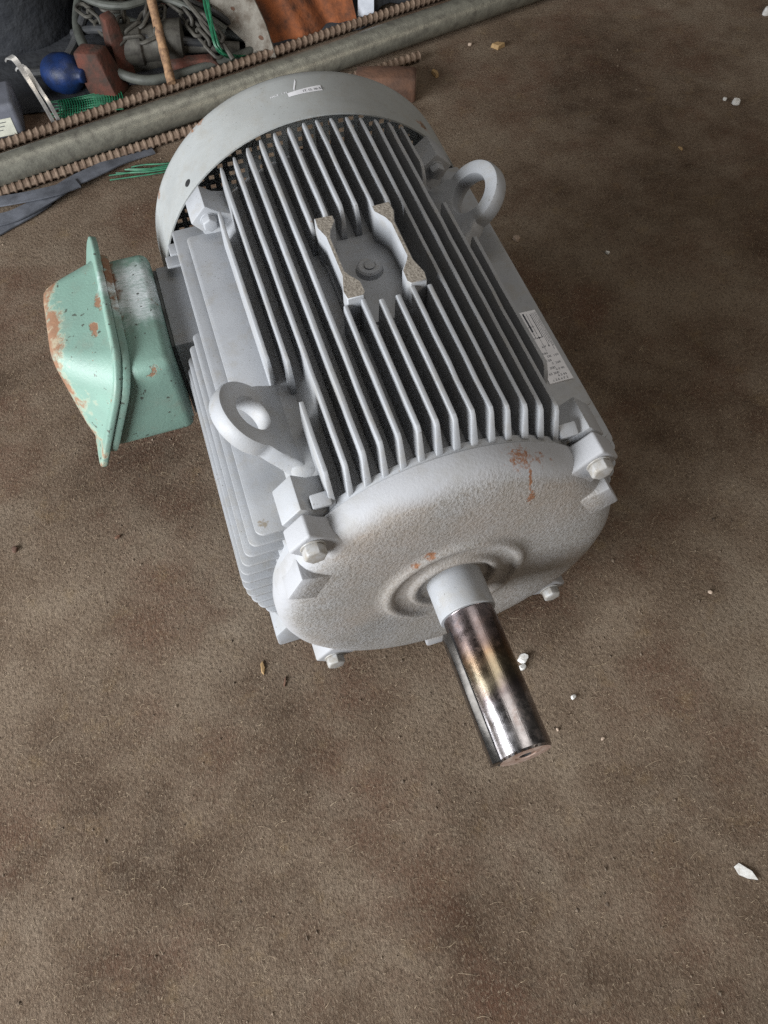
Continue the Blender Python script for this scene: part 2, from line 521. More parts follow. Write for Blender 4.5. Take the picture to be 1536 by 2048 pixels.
# top cooling fins
def top_fin(x, y0, y1, chf=True, chb=True, sgn=1, low=0.0):
    zc = math.sqrt(max(RC * RC - x * x, 0)) - 3
    zt0, zt1 = ztop(x, y0) - low, ztop(x, y1) - low
    p = []
    if chf:
        zr = math.sqrt(max(202.0 ** 2 - x * x, 0))
        p += [(y0 - 14, zc), (y0 - 13.5, zr), (y0 - 1.5, zt0 - 4), (y0 + 3, zt0)]
    else:
        p += [(y0, zc), (y0, zt0 - 14), (y0 + 7, zt0 - 2), (y0 + 12, zt0)]
    if chb:
        p += [(y1 - 16, zt1), (y1 - 5, zt1 - 1.5), (y1, zt1 - 12), (y1, zc)]
    else:
        p += [(y1 - 3, zt1), (y1, zt1 - 4), (y1, zc)]
    i0 = 3
    ya = p[i0][0]
    yb = p[i0 + 1][0]
    mids = []
    m = max(2, int((yb - ya) / 34))
    for q in range(1, m):
        y = ya + (yb - ya) * (q + random.uniform(-0.25, 0.25)) / m
        mids.append((y, zt0 + (zt1 - zt0) * (y - y0) / (y1 - y0) + random.uniform(-0.7, 0.35)))
    p = p[:i0 + 1] + mids + p[i0 + 1:]
    mb = MB()
    n = len(p)
    thk, lean = random.uniform(0.88, 1.1), random.uniform(-0.9, 0.9)
    wob = {i: random.uniform(-0.35, 0.35) for i in range(n)}

    def half(z, y):
        k = min(1.0, max(0.0, (z - zc) / max(zt0 - zc, 1)))
        h = 3.9 - 1.9 * k
        if chb and y > y1 - 12:
            h *= 0.75
        return h
    def off(i, z):
        return x + (lean + wob[i]) * max(0.0, min(1.0, (z - zc) / max(zt0 - zc, 1)))
    cols = list(enumerate(p))[1:-1]
    nc = len(cols)
    vs, fs = [], []
    for i, (y, z) in cols:
        hb = thk * half(zc, y)
        vs += [(off(i, z) - thk * half(z, y), y, sgn * z), (off(i, z) + thk * half(z, y), y, sgn * z), (x - hb, y, sgn * zc), (x + hb, y, sgn * zc)]
    for i in range(nc - 1):
        q, r = 4 * i, 4 * i + 4
        fs += [(q, q + 1, r + 1, r), (q + 2, q, r, r + 2), (q + 1, q + 3, r + 3, r + 1), (q + 3, q + 2, r + 2, r + 3)]
    e = 4 * (nc - 1)
    fs += [(0, 2, 3, 1), (e, e + 1, e + 3, e + 2)]
    mb.add(vs, fs)
    return mb.build('cooling_fin', 'paint', housing, bevel=0.55, bseg=2, bang=40)


for k in range(14):
    x = (k - 6.5) * PITCH + XO
    segs = [(51.6, 540, True, True)]
    if k == 0:
        segs = [(51.6, 147, True, False), (196, 540, False, True)]
    elif k == 13:
        segs = [(51.6, 381, True, False), (445, 540, False, True)]
    elif k in (6, 7):
        segs = [(51.6, 222, True, False), (362, 540, False, True)]
    elif k in (4, 5, 8, 9):
        segs = [(51.6, 230, True, False), (356, 540, False, True)]
    for (a, b, cf, cb) in segs:
        top_fin(x, a, b, cf, cb)
top_fin(-7.5 * PITCH + XO, 216, 470, False, False)
top_fin(7.5 * PITCH + XO, 110, 326, False, False)
for k in range(1, 13):
    top_fin((k - 6.5) * PITCH, 150, 500, False, False, -1, 14)

# side cooling fins (horizontal plates), rounded corners, shape follows the barrel
SZ = 19.187


def side_fin(sgn, z, y0, y1, xo=None, r0=9, r1=9, notch=None):
    xm = xo if xo else 234.7 - 0.0025 * z * z
    xi = math.sqrt(max(RC * RC - z * z, 0)) - 4
    poly = [(xi, y0)]
    for k in range(6):
        a = PI / 2 * k / 5
        poly.append((xm - r0 + r0 * math.sin(a), y0 + r0 - r0 * math.cos(a)))
    for k in range(6):
        a = PI / 2 * k / 5
        poly.append((xm - r1 + r1 * math.cos(a), y1 - r1 + r1 * math.sin(a)))
    poly.append((xi, y1))
    mb = MB()
    n = len(poly)
    h0, h1 = 2.9, 1.7

    def hh(x):
        return h0 + (h1 - h0) * (x - xi) / max(xm - xi, 1)
    vs = [(sgn * x, y, z + hh(x)) for x, y in poly] + [(sgn * x, y, z - hh(x)) for x, y in poly]
    mb.add(vs, [tuple(range(n)), tuple(range(2 * n - 1, n - 1, -1))] + [(i, (i + 1) % n, n + (i + 1) % n, n + i) for i in range(n)])
    return mb.build('cooling_fin', 'paint', housing, bevel=0.9, bseg=2, bang=50)


for k in range(14):
    z = 132.4 - SZ * k
    if k == 0:
        side_fin(-1, z, 229, 500, 186, 10, 6)
        side_fin(1, z, 92, 330, 192, 6, 10)
        continue
    if 2 <= k <= 10:
        side_fin(-1, z, 57, 372, None, 10, 6)
        side_fin(-1, z, 520, 541, None, 2, 2) if k < 4 else None
    elif k > 10:
        side_fin(-1, z, 57, 541, None, 10, 4)
    else:
        side_fin(-1, z, 57, 541, None, 10, 4)
    side_fin(1, z, 57 if k < 11 else 90, 541, None, 10, 4)

# nameplate recess between two bone-shaped brackets
mb = MB()
mb.box(-44, 40, 226, 362, 176, 197.5)
mb.build('recess_floor', 'paint', housing, bevel=2)


def bracket(mir):
    pr = [(-45.5, 357), (-24.5, 356), (-24.5, 346), (-33, 333), (-36.5, 322), (-36.5, 268), (-33, 261), (-25, 249), (-24.5, 233), (-28, 228), (-45.5, 228), (-47, 240), (-41.5, 262), (-41.5, 324), (-46.5, 341)]
    pr = [((x - XO) * mir + XO, y) for x, y in pr]
    if mir < 0:
        pr = pr[::-1]
    mb = MB()
    mb.prism(pr, lambda a, b, t: (a, b, t), 185, 239.5, 0, 1)
    return mb.build('nameplate_bracket', ['paint', 'grit'], housing, bevel=0.8, bseg=1, bang=60)


bracket(1)
bracket(-1)
mb = MB()
mb.rev([(195, 17), (199, 15.5), (203, 14.5), (205, 12.5), (205, 7.2), (204, 6.8), (204, 6.2), (206, 6.0), (206.3, 5), (206.3, 0.01)], 40, (1, 303, 0), (1, 0, 0), (0, 1, 0), (0, 0, 1))
mb.build('plug_boss', 'paint', housing, smooth=30)


# lifting lugs: thick eye plates standing radially at 45 degrees
def lug(sx, yc, rc, noff, Ro, Rh):
    e = Vector((sx * 0.70711, 0, 0.70711))       # radial
    n = Vector((-sx * 0.70711, 0, 0.70711))      # plate normal
    yv = Vector((0, 1, 0))
    out = []
    for k in range(33):
        a = math.radians(-14 + (180 + 28) * k / 32)
        out.append((Ro * math.cos(a), rc + Ro * math.sin(a)))
    out = [(66, 186), (58, 200), (51, 216), (45.5, 232)] + out + [(-45.5, 232), (-51, 216), (-58, 200), (-66, 186)]
    mb = MB()
    closed = out + [out[0]]
    NA = 80
    outer, hole = [], []
    for k in range(NA):
        a = 2 * PI * k / NA
        dx, dy = math.cos(a), math.sin(a)
        best = 0
        for (x0, y0), (x1, y1) in zip(closed[:-1], closed[1:]):
            ex_, ey_ = x1 - x0, y1 - y0
            den = dx * ey_ - dy * ex_
            if abs(den) < 1e-9:
                continue
            tt = (x0 * ey_ - (y0 - rc) * ex_) / den
            uu = (x0 * dy - (y0 - rc) * dx) / den
            if tt > 0 and -1e-6 <= uu <= 1 + 1e-6:
                best = max(best, tt)
        outer.append((dx * best, rc + dy * best))
        hole.append((dx * Rh, rc + dy * Rh))
    out = outer

    def ringpt(lst, off, d):
        return [Vector((0, yc, 0)) + yv * a + e * b + n * (off + noff) for a, b in lst]

    def inset(lst, d, cx=0.0, cy=rc):
        r = []
        for a, b in lst:
            v = Vector((a - cx, b - cy))
            L = v.length
            v *= (L - d) / L
            r.append((cx + v.x, cy + v.y))
        return r
    T = 11.0
    rings = [ringpt(inset(hole, 0), -T + 2.6, 0), ringpt(inset(hole, -0.8), -T + 0.8, 0), ringpt(inset(hole, -2.6), -T, 0),
             ringpt(inset(out, 5), -T, 0), ringpt(inset(out, 1.5), -T + 1.5, 0), ringpt(out, -T + 5, 0),
             ringpt(out, T - 5, 0), ringpt(inset(out, 1.5), T - 1.5, 0), ringpt(inset(out, 5), T, 0),
             ringpt(inset(hole, -2.6), T, 0), ringpt(inset(hole, -0.8), T - 0.8, 0), ringpt(hole, T - 2.6, 0)]
    rings.append(rings[0])
    mb.loft(rings, 0, True, (False, False))
    # pedestal blending the eye into the barrel
    ped = []
    for rr, hy, ht in [(176, 78, 30), (190, 72, 25), (196, 66, 19), (202, 60, 13), (209, 54, 9.0)]:
        ring = []
        for k in range(24):
            a = 2 * PI * k / 24
            ca, sa = math.cos(a), math.sin(a)
            q = 0.45
            ring.append(Vector((0, yc, 0)) + yv * hy * math.copysign(abs(ca) ** q, ca) + n * ht * math.copysign(abs(sa) ** q, sa) + e * rr)
        ped.append(ring)
    mb.loft(ped, 0, True, (True, True))
    return mb.build('lifting_lug', 'paint', housing, smooth=40)


lug(-1, 160, 251.0, 0.0, 42.5, 21.0)
lug(1, 406, 243.0, 5.0, 44.0, 25.0)


# corner bosses of the housing that take the end-shield bolts
def boss(sx, sz, y0, y1, name='bolt_boss'):
    e = Vector((sx * 0.70711, 0, sz * 0.70711))
    tv = Vector((-sx * 0.70711, 0, sz * 0.70711))
    mb = MB()
    ym = (y0 + y1) / 2
    rings = []
    for rr, ht, dy in [(170, 30, 4), (200, 24, 2), (214, 17.5, 0), (233, 15.5, 0)]:
        rings.append([e * rr + tv * a * ht + Vector((0, ym + b * ((y1 - y0) / 2 + dy), 0)) for a, b in ((-1, -1), (1, -1), (1, 1), (-1, 1))])
    mb.loft(rings)
    return mb.build(name, 'paint', housing, bevel=2.2, bseg=2)


for sx in (-1, 1):
    for sz in (1, -1):
        boss(sx, sz, 38, 81)
        boss(sx, sz, 498, 541)
# little stiffening ribs beside the front bosses
for sx in (-1, 1):
    mb = MB()
    mb.obox((sx * 132, 47, 166), (10, 0, 0), (0, 7, 3), (0, -4, 9))
    mb.build('rib', 'paint', housing, bevel=2)

# feet
for sx in (-1, 1):
    for (a, b) in ((70, 148), (428, 506)):
        mb = MB()
        pr = [(-219, -225), (-135, -225), (-118, -140), (-165, -112), (-196, -160), (-219, -190)]
        pr = [(x * -sx, z) for x, z in pr]
        mb.prism(pr if sx < 0 else pr[::-1], lambda p, q, t: (p, t, q), a, b)
        mb.build('mounting_foot', 'paint', housing, bevel=4)

# terminal-box pad on the left flank
mb = MB()
mb.box(-238.5, -170, 397, 546, -88, 58)
mb.build('terminal_pad', 'paint', housing, bevel=2.5)
mb = MB()
mb.box(-242.5, -238.6, 399, 544, -86, 56)
mb.build('gasket', 'gasket', housing, bevel=0.6, bseg=1)

# white data sticker lying on the right-hand top plate
mb = MB()
zs = 132.4 + 3.9
c0 = [(159.5, 240.5), (185.5, 239.5), (185.5, 130), (157, 130)]
mb.prism([(x, y) for x, y in c0][::-1], lambda a, b, t: (a, b, t), zs - 1.5, zs)
mb.f.pop(); mb.m.pop()
mb.add([(x, y, zs) for x, y in c0], [(0, 1, 2, 3)])
zi = zs + 0.15


def bar(x0, x1, y0, y1):
    mb.add([(x0, y0, zi), (x1, y0, zi), (x1, y1, zi), (x0, y1, zi)], [(0, 1, 2, 3)], 1)


bar(168.2, 170.2, 207, 237)
bar(170.2, 177.5, 196.6, 197.4); bar(176.8, 177.5, 197, 234); bar(168.8, 169.4, 197, 207)
for i, xx in enumerate((172.6, 179.0, 180.9, 182.8, 184.3)):
    bar(xx, xx + 0.35, 176 + (i % 3) * 5, 236)
for i, (s, yy, xx, sz) in enumerate([("BEARING", 214, 163.6, 2.6), ("GREASE", 196, 165, 2.6), ("FF", 182, 161.5, 5.0), ("6 P  8", 181, 170, 4.2), ("5  100", 171, 161, 4.6), ("DE  150", 166, 170, 4.2),
                                     ("6  120", 160, 161, 4.6), ("3  240", 155, 171, 4.2), ("9  300", 149, 161, 4.6), ("6 0 90", 146, 172, 4.0),
                                     ("63 300", 141, 161, 4.6), ("4 5 00", 137, 170.5, 4.2), ("c 2.6 x F 2", 132, 162, 4.4)]):
    text_mb(mb, s, sz, (xx, yy, zi), (1, 0, 0), (0, 1, 0))
mb.build('data_sticker', ['sticker', 'ink'], housing, smooth=0)

# ---------------------------------------------------------------- drive-end shield
mb = MB()
mb.rev([(34.0, 150), (34.0, 205.2), (30, 205.6), (21, 205.3), (13, 203), (6.5, 198.5), (1.5, 191.5), (-2, 181), (-4.2, 166), (-5.4, 145), (-5.8, 120), (-5.6, 100),
        (-6.0, 90), (-8.2, 87), (-10.2, 84.5), (-10.8, 81), (-10.2, 77.5), (-7.6, 75), (-5.8, 72.5), (-5.2, 66), (-5.4, 59), (-6.8, 56.5), (-9.6, 54.6), (-10.8, 51.5), (-10.6, 48), (-8.4, 45.5), (-5.5, 43.8), (-4.2, 40), (-4.2, 31), (10, 31)], 160)
shield = mb.build('end_shield', 'cast', motor, smooth=50)


def ear(sx, sz):
    e = Vector((sx * 0.70711, 0, sz * 0.70711))
    tv = Vector((-sx * 0.70711, 0, sz * 0.70711))
    mb = MB()
    rings = []
    for rr, ht, yf in [(165, 30, -2), (196, 22, 4), (214, 18, 6), (234, 16.5, 6)]:
        rings.append([e * rr + tv * a * ht + Vector((0, y, 0)) for a, y in ((-1, yf), (1, yf), (1, 33.5), (-1, 33.5))])
    mb.loft(rings)
    mb.build('ear', 'cast', shield, bevel=3.2, bseg=3)


def jack_lug(sx, ang):
    a = math.radians(ang)
    e = Vector((sx * math.cos(a), 0, math.sin(a)))
    tv = Vector((-sx * math.sin(a), 0, math.cos(a)))
    mb = MB()
    rings = []
    for rr, ht, yf in [(150, 27, 2), (172, 24, -4), (190, 22, -5.5), (204.5, 21, -5.5)]:
        rings.append([e * rr + tv * q * ht + Vector((0, y, 0)) for q, y in ((-1, yf), (1, yf), (1, 30), (-1, 30))])
    mb.loft(rings)
    mb.build('jacking_lug', 'cast', shield, bevel=2.5, bseg=2)


def bolt(sx, sz, y=6.0, par=None, rot=0.2, k=0.88, mt='bolt'):
    c = Vector((sx * 152.3, 0, sz * 154.7))
    mb = MB()
    mb.rev([(y - 0.0, 0.01), (y, 15 * k), (y - 2.0, 15 * k), (y - 2.0, 0.01)], 28, c)
    r = 14.2 * k
    hexa = [(math.cos(rot + k * PI / 3) * r, math.sin(rot + k * PI / 3) * r) for k in range(6)]
    rings = [[c + Vector((a * s, yy, b * s)) for a, b in hexa] for yy, s in ((y - 2, 1), (y - 11.5, 1), (y - 13.2, 0.86))]
    mb.loft(rings)
    mb.build('bolt', mt, par or shield, bevel=0.9, bseg=2)


for i, (sx, sz) in enumerate(((-1, 1), (1, 1), (-1, -1), (1, -1))):
    ear(sx, sz)
    bolt(sx, sz, rot=(0.15, 0.42, 0.3, 0.7)[i])
for sx in (-1, 1):
    for sz in (1, -1):
        bolt(sx, sz, 498.5, housing, 0.5, 0.72, 'paint')
jack_lug(-1, 28)
jack_lug(1, 28)
mb = MB()
mb.box(-24, 24, 0, 32, -214, -188)
mb.build('drain_lug', 'cast', shield, bevel=3)

# ---------------------------------------------------------------- shaft
mb = MB()
mb.rev([(-1.0, 20), (-1.0, 33.2), (-51, 33.2), (-52, 32.6), (-52.3, 29.2)], 72, m=0)
mb.rev([(-52.2, 29.2), (-52.8, 28.9), (-53.6, 30), (-214.5, 30), (-217, 28.2)], 72, m=1)
mb.rev([(-217, 28.2), (-217.0, 12), (-216.2, 11.2), (-216.2, 7)], 48, m=2)
mb.rev([(-216.2, 7), (-210, 4), (-196, 3.4), (-196, 0.01)], 32, m=3)
# drop inner end caps so the pieces meet as one turned surface
keep = [i for i, q in enumerate(mb.f) if len(q) <= 4]
mb.f = [mb.f[i] for i in keep]; mb.m = [mb.m[i] for i in keep]
shaft = mb.build('shaft', ['paint', 'shaft', 'shaft_end', 'black'], motor, smooth=25)
mb = MB()
mb.box(-37.2, -20, -216.0, -68, -9, 9)
mb.build('key', 'keysteel', shaft, bevel=1.0)
for sg in (-1, 1):  # black strips stand in for the shaded gap either side of the key
    mb = MB()
    mb.box(-28.9, -22, -216.4, -64, sg * 9.7 - 0.6, sg * 9.7 + 0.6)
    mb.build('keyway_gap_strip', 'black', shaft, smooth=0)

# ---------------------------------------------------------------- fan cowl
mb = MB()
mb.rev([(551, 226.3), (551, 228.4), (636, 228.6), (645, 227.8), (651, 225), (655, 219.5), (656.5, 212), (656.5, 204), (654.5, 204), (653, 216), (648, 222.5), (640, 226), (551.0, 226.3)], 144)
keep = [i for i, q in enumerate(mb.f) if len(q) <= 4]
mb.f = [mb.f[i] for i in keep]; mb.m = [mb.m[i] for i in keep]
cowl = mb.build('fan_cowl', 'paint2', motor, smooth=40)
mb = MB()
step, bw, Rg = 15.0, 3.7, 205.0
k = -14
while k <= 14:
    q = k * step
    if abs(q) < Rg - 2:
        h = math.sqrt(Rg * Rg - q * q)
        mb.box(q - bw, q + bw, 653.6, 655.4, -h, h)
        mb.box(-h, h, 653.4, 655.6, q - bw, q + bw)
    k += 1
mb.rev([(653.2, 196), (656, 196), (656, 205.5), (653.2, 205.5)], 96, closed=True)
mb.build('grille', 'paint2', cowl, smooth=0)
mb = MB()
mb.rev([(572, 0.01), (572, 45), (612, 50), (622, 30), (622, 0.01)], 32)
for k in range(8):
    a = 2 * PI * k / 8
    e = Vector((math.cos(a), 0, math.sin(a)))
    tv = Vector((-math.sin(a), 0, math.cos(a)))
    mb.obox(e * 92 + Vector((0, 598, 0)), e * 46, tv * 2.0 + Vector((0, 0.4, 0)), Vector((0, 20, 0)))
mb.build('fan', 'darkplastic', motor)


def on_cyl(ang, y, r=228.9):
    a = math.radians(ang)
    return Vector((r * math.cos(a), y, r * math.sin(a)))


# cowl sticker with stamped date and the printed line beside it
mb = MB()


def cyl_patch(a0, a1, ya0, yb0, ya1, yb1, r, m, n=8):
    vs, fs = [], []
    for i in range(n + 1):
        t = i / n
        a = a0 + (a1 - a0) * t
        vs += [on_cyl(a, ya0 + (ya1 - ya0) * t, r), on_cyl(a, yb0 + (yb1 - yb0) * t, r)]
    for i in range(n):
        fs.append((2 * i, 2 * i + 2, 2 * i + 3, 2 * i + 1))
    mb.add(vs, fs, m)


cyl_patch(93.2, 81.8, 598, 606, 600.5, 612.5, 229.0, 0)
ang = 89.2
ex = (on_cyl(88, 0) - on_cyl(89, 0)).normalized()


def cyl_text(s, size, a_start, y, r, m, da):
    for ch in s:
        p = on_cyl(a_start, y, r)
        tv = (on_cyl(a_start - 0.5, y, r) - on_cyl(a_start + 0.5, y, r)).normalized()
        if ch != ' ':
            text_mb(mb, ch, size, p, tv, (0, 1, 0), m)
        a_start -= da
        y += 0.18


cyl_text('17.12.16-53', 6.2, 88.4, 601.6, 229.25, 1, 0.62)
cyl_text('MADE IN', 5.0, 98.8, 606.0, 228.85, 0, 0.78)
mb.build('date_sticker', ['sticker', 'ink'], cowl, smooth=0)
# torn sliver of sticker
mb = MB()
cyl_patch(90.8, 89.1, 607, 612, 626, 632, 229.1, 0, 4)
mb.build('sticker_scrap', 'sticker', cowl, smooth=0)
for a, y, rr, mt in ((136.0, 570.6, 5.0, 'black'), (43.8, 582, 4.6, 'rust')):  # black disc stands in for the shaded hole, the rusty one is a screw
    e = on_cyl(a, 0).normalized()
    tv = Vector((0, 1, 0)).cross(e)
    mb = MB()
    mb.rev([(225, rr), (229.3, rr), (229.6, rr * 0.7), (229.6, 0.01)], 18, (0, y, 0), tv, (0, 1, 0), e)
    mb.build('cowl_screw_and_hole', mt, cowl)

# ---------------------------------------------------------------- terminal box
D = Vector((-0.4056, 0, -0.9141))      # down the slanted lid joint
N = Vector((-0.9141, 0, 0.4056))       # outwards, slightly up
O = Vector((-303, 0, 80))


def TB(y, s, n):
    return O + D * s + N * n + Vector((0, y, 0))


mb = MB()
ra = []
ringsB = []
prof = [(-243, 80), (-302, 80), (-362, -62), (-243, -62)]
mb.prism(prof, lambda a, b, t: (a, t, b), 352, 562)
tbox = mb.build('terminal_box', 'mint', motor, bevel=14, bseg=4)


def rrect(y0, y1, s0, s1, r, n=6):
    out = []
    for cx, cy, a0 in ((y1 - r, s0 + r, -90), (y1 - r, s1 - r, 0), (y0 + r, s1 - r, 90), (y0 + r, s0 + r, 180)):
        for k in range(n + 1):
            a = math.radians(a0 + 90 * k / n)
            out.append((cx + r * math.cos(a), cy + r * math.sin(a)))
    return out


fl = rrect(338, 588, -10, 168, 46)
mb = MB()
mb.prism(fl, TB, -7, 3)
mb.build('box_flange', 'mint', tbox, bevel=1.8)
def corner(cx, cy, r, a0, n=7):
    return [(cx + r * math.cos(math.radians(a0 + 90 * k / n)), cy + r * math.sin(math.radians(a0 + 90 * k / n))) for k in range(n + 1)]


fl2 = ([(560, -13), (580, -13), (594, -10), (603, -3), (606, 8), (602, 20), (594, 32), (590, 48)] + corner(591 - 40, 170 - 40, 40, 0)
       + [(385, 171), (362, 174), (348, 175), (338, 172), (334, 164), (335, 148)] + corner(336 + 54, -13 + 54, 54, 180))
mb = MB()
mb.prism(fl2, TB, 3.4, 13)
lid = mb.build('lid', 'mint', tbox, bevel=3, bseg=3)
mb = MB()
base = rrect(346, 580, -4, 162, 40, 9)
q00, q01, q11, q10 = Vector((-394, 412, 73)), Vector((-391, 560, 75)), TB(556, 152, 22), TB(372, 152, 20)
q00.y, q01.y = 408, 560


def dome(y, s, k):
    u = (y - 346) / 234.0
    v = (s + 4) / 166.0
    top = (q00 * (1 - u) + q01 * u) * (1 - v) + (q10 * (1 - u) + q11 * u) * v
    return TB(y, s, 11) * (1 - k) + top * k


def dring(k, sh=0.0):
    out = []
    for y, s in base:
        yc, sc = 463, 79
        out.append(dome(yc + (y - yc) * (1 - sh), sc + (s - sc) * (1 - sh), k))
    return out


mb.loft([dring(0), dring(0.08, 0.02), dring(0.45, 0.03), dring(0.76, 0.045), dring(0.90, 0.07), dring(0.97, 0.115), dring(1.01, 0.2), dring(1.05, 0.5), dring(1.07, 0.95)])
mb.build('lid_dome', 'mint', tbox, smooth=50)

# ================================================================ pipe, bars and clutter behind
def along(a, b, n):
    a, b = Vector(a), Vector(b)
    return [a + (b - a) * i / (n - 1) for i in range(n)]


def pipe_y(x):
    return 1310.3 + 0.2117 * x


mb = MB()
d = Vector((1, 0.2117, 0)).normalized()
c = Vector((-1300, pipe_y(-1300), -194.8))
side = Vector((-d.y, d.x, 0))
prof = []
Lp = 2700
for i in range(28):
    prof.append((Lp * i / 27, 30.15))
mb.rev([(0, 26.5)] + prof + [(Lp, 26.5), (0, 26.5)], 40, c, side, (0, 0, 1), d)
keep = [i for i, q in enumerate(mb.f) if len(q) <= 4]
mb.f = [mb.f[i] for i in keep]; mb.m = [mb.m[i] for i in keep]
o = mb.build('steel_pipe', 'galv')
tag(o, 'long dull galvanised pipe lying on the floor behind the motor', 'pipe')


def rebar(a, b, r, pitch, name, label, slant=1.0):
    a, b = Vector(a), Vector(b)
    L = (b - a).length
    dd = (b - a) / L
    s = dd.cross(Vector((0, 0, 1))).normalized()
    w = s.cross(dd)
    n = int(L / pitch * 9)
    seg = 12
    rings = []
    for i in range(n + 1):
        t = L * i / n
        ring = []
        for k in range(seg):
            th = 2 * PI * k / seg
            ph = (t / pitch + slant * abs(((th / PI + 0.5) % 2) - 1)) % 1.0
            rr = r + (2.3 if ph < 0.30 else 0.0)
            if k in (0, 6):
                rr = r + 1.5
            ring.append(a + dd * t + (s * math.cos(th) + w * math.sin(th)) * rr)
        rings.append(ring)
    mb = MB()
    mb.loft(rings)
    o = mb.build(name, 'rust', smooth=50)
    return tag(o, label, 'rebar', 'rusty bars along the pipe')


rebar((-1200, 1428 - 0.2185 * 1200, -213.2), (1300, 1428 + 0.2185 * 1300, -213.2), 9.3, 14.5, 'reinforcing_bar', 'rusty ribbed bar lying behind the galvanised pipe', 0.5)
rebar((-1200, 1170 - 0.172 * 687, -214.2), (430, 1170 + 0.172 * 943, -214.2), 8.5, 14.5, 'reinforcing_bar', 'rusty ribbed bar in front of the galvanised pipe, nearer the motor', 0.0)

# pale rusty rod leaning up from the bar
mb = MB()
p0, p1 = Vector((-121, 1392, -200)), Vector((-103, 1760, 40))
pts = along(p0, p1, 26)
mb.tube(pts, [9.6 + 0.7 * math.sin(i * 2.1) for i in range(26)], 14)
o = mb.build('rusty_rod', 'rustlight')
tag(o, 'pale rusty steel rod leaning up out of the clutter from the ribbed bar', 'rod')


def bez(pts, n=40, closed=False):
    P = [Vector(p) for p in pts]
    out = []
    m = len(P)
    segs = m if closed else m - 1
    per = max(2, n // segs)
    for i in range(segs):
        a = P[(i - 1) % m] if (closed or i > 0) else P[0]
        b, c2 = P[i % m], P[(i + 1) % m]
        e = P[(i + 2) % m] if (closed or i < m - 2) else P[-1]
        for k in range(per):
            t = k / per
            out.append(0.5 * ((2 * b) + (c2 - a) * t + (2 * a - 5 * b + 4 * c2 - e) * t * t + (3 * b - a - 3 * c2 + e) * t ** 3))
    if not closed:
        out.append(P[-1])
    return out


# hoses
mb = MB()
mb.tube(bez([(-262, 1720, -150), (-286, 1610, -165), (-272, 1512, -178), (-226, 1456, -192), (-170, 1426, -203), (-95, 1432, -208), (-20, 1448, -210), (60, 1466, -211), (110, 1500, -212)], 64), 10.5, 12)
o = mb.build('grey_hose', 'hose'); tag(o, 'grey rubber hose curving in a loop around the chain', 'hose')
mb = MB()
mb.tube(bez([(-320, 1760, -120), (-230, 1680, -150), (-170, 1600, -170), (-60, 1560, -185), (30, 1545, -205), (90, 1520, -213)], 50), 12, 12)
o = mb.build('black_cable', 'hose'); tag(o, 'thick dark cable running under the chain and the rod', 'cable')
mb = MB()
mb.tube(bez([(-205, 1530, -190), (-120, 1508, -186), (-30, 1492, -192), (50, 1478, -203)], 30), 13, 12)
o = mb.build('conduit', 'oldsteel'); tag(o, 'straight grey conduit lying low behind the ribbed bar', 'conduit')

for pts, r_, mt, lb in [
        ([(-330, 1700, -60), (-250, 1590, -96), (-180, 1545, -104), (-100, 1560, -110), (-30, 1530, -130), (30, 1500, -170)], 8, 'hose', 'dark cable draped over the pump body and chain'),
        ([(-300, 1640, -190), (-240, 1560, -150), (-160, 1500, -150), (-80, 1490, -168), (0, 1486, -190), (40, 1480, -214)], 9, 'darkplastic', 'black cable looping in front of the pump body'),
        ([(-60, 1700, -70), (-70, 1620, -90), (-40, 1560, -120), (20, 1530, -150), (60, 1520, -190)], 8, 'darkplastic', 'black cable falling right of the rusty rod'),
        ([(-420, 1560, -214), (-360, 1540, -205), (-310, 1580, -190), (-250, 1640, -140), (-180, 1680, -90), (-100, 1690, -60)], 10, 'darkplastic', 'black cable rising behind the blue jug')]:
    mb = MB()
    mb.tube(bez(pts, 40), r_, 10)
    o = mb.build('cable', mt); tag(o, lb, 'cable')

# chain, link by link
chain = bpy.data.objects.new('chain', None)
COL.objects.link(chain)
ORG[chain] = Vector((-0.18, 1.6, 0.03))
chain.location = ORG[chain]
tag(chain, 'dull grey steel chain heaped beside the rusty rod', 'chain')
lp = []
for k in range(20):
    a = 2 * PI * k / 20
    lp.append((math.cos(a) * 10 + (12 if math.cos(a) > 0 else -12), math.sin(a) * 11.5, 0))
mbl = MB()
mbl.tube(lp, 4.3, 8, closed=True)
link0 = mbl.build('chain_link', 'oldsteel', chain, origin=(0, 0, 0.225))
path = bez([(-275, 1640, -128), (-240, 1580, -140), (-222, 1540, -150), (-196, 1520, -138), (-178, 1560, -120), (-205, 1565, -112), (-190, 1600, -118), (-150, 1610, -120), (-120, 1570, -118), (-140, 1530, -128), (-165, 1512, -140),
            (-200, 1500, -150), (-150, 1490, -150), (-118, 1500, -140), (-90, 1560, -120), (-60, 1545, -130), (-40, 1500, -150), (-22, 1460, -165), (0, 1430, -185)], 400)
acc, last, cnt = 0, path[0], 0
first = True
for p, nx in zip(path[1:], path[2:]):
    acc += (p - last).length
    last = p
    if acc > 31:
        acc = 0
        if first:
            lo = link0
            first = False
        else:
            lo = link0.copy()
            COL.objects.link(lo)
        t = (nx - p).normalized()
        q = t.to_track_quat('X', 'Z')
        lo.rotation_mode = 'QUATERNION'
        lo.rotation_quaternion = q @ Matrix.Rotation((PI / 2 if cnt % 2 else 0) + random.uniform(-0.4, 0.4), 3, 'X').to_quaternion()
        lo.parent = chain
        lo.location = PT(p) - ORG[chain]
        cnt += 1

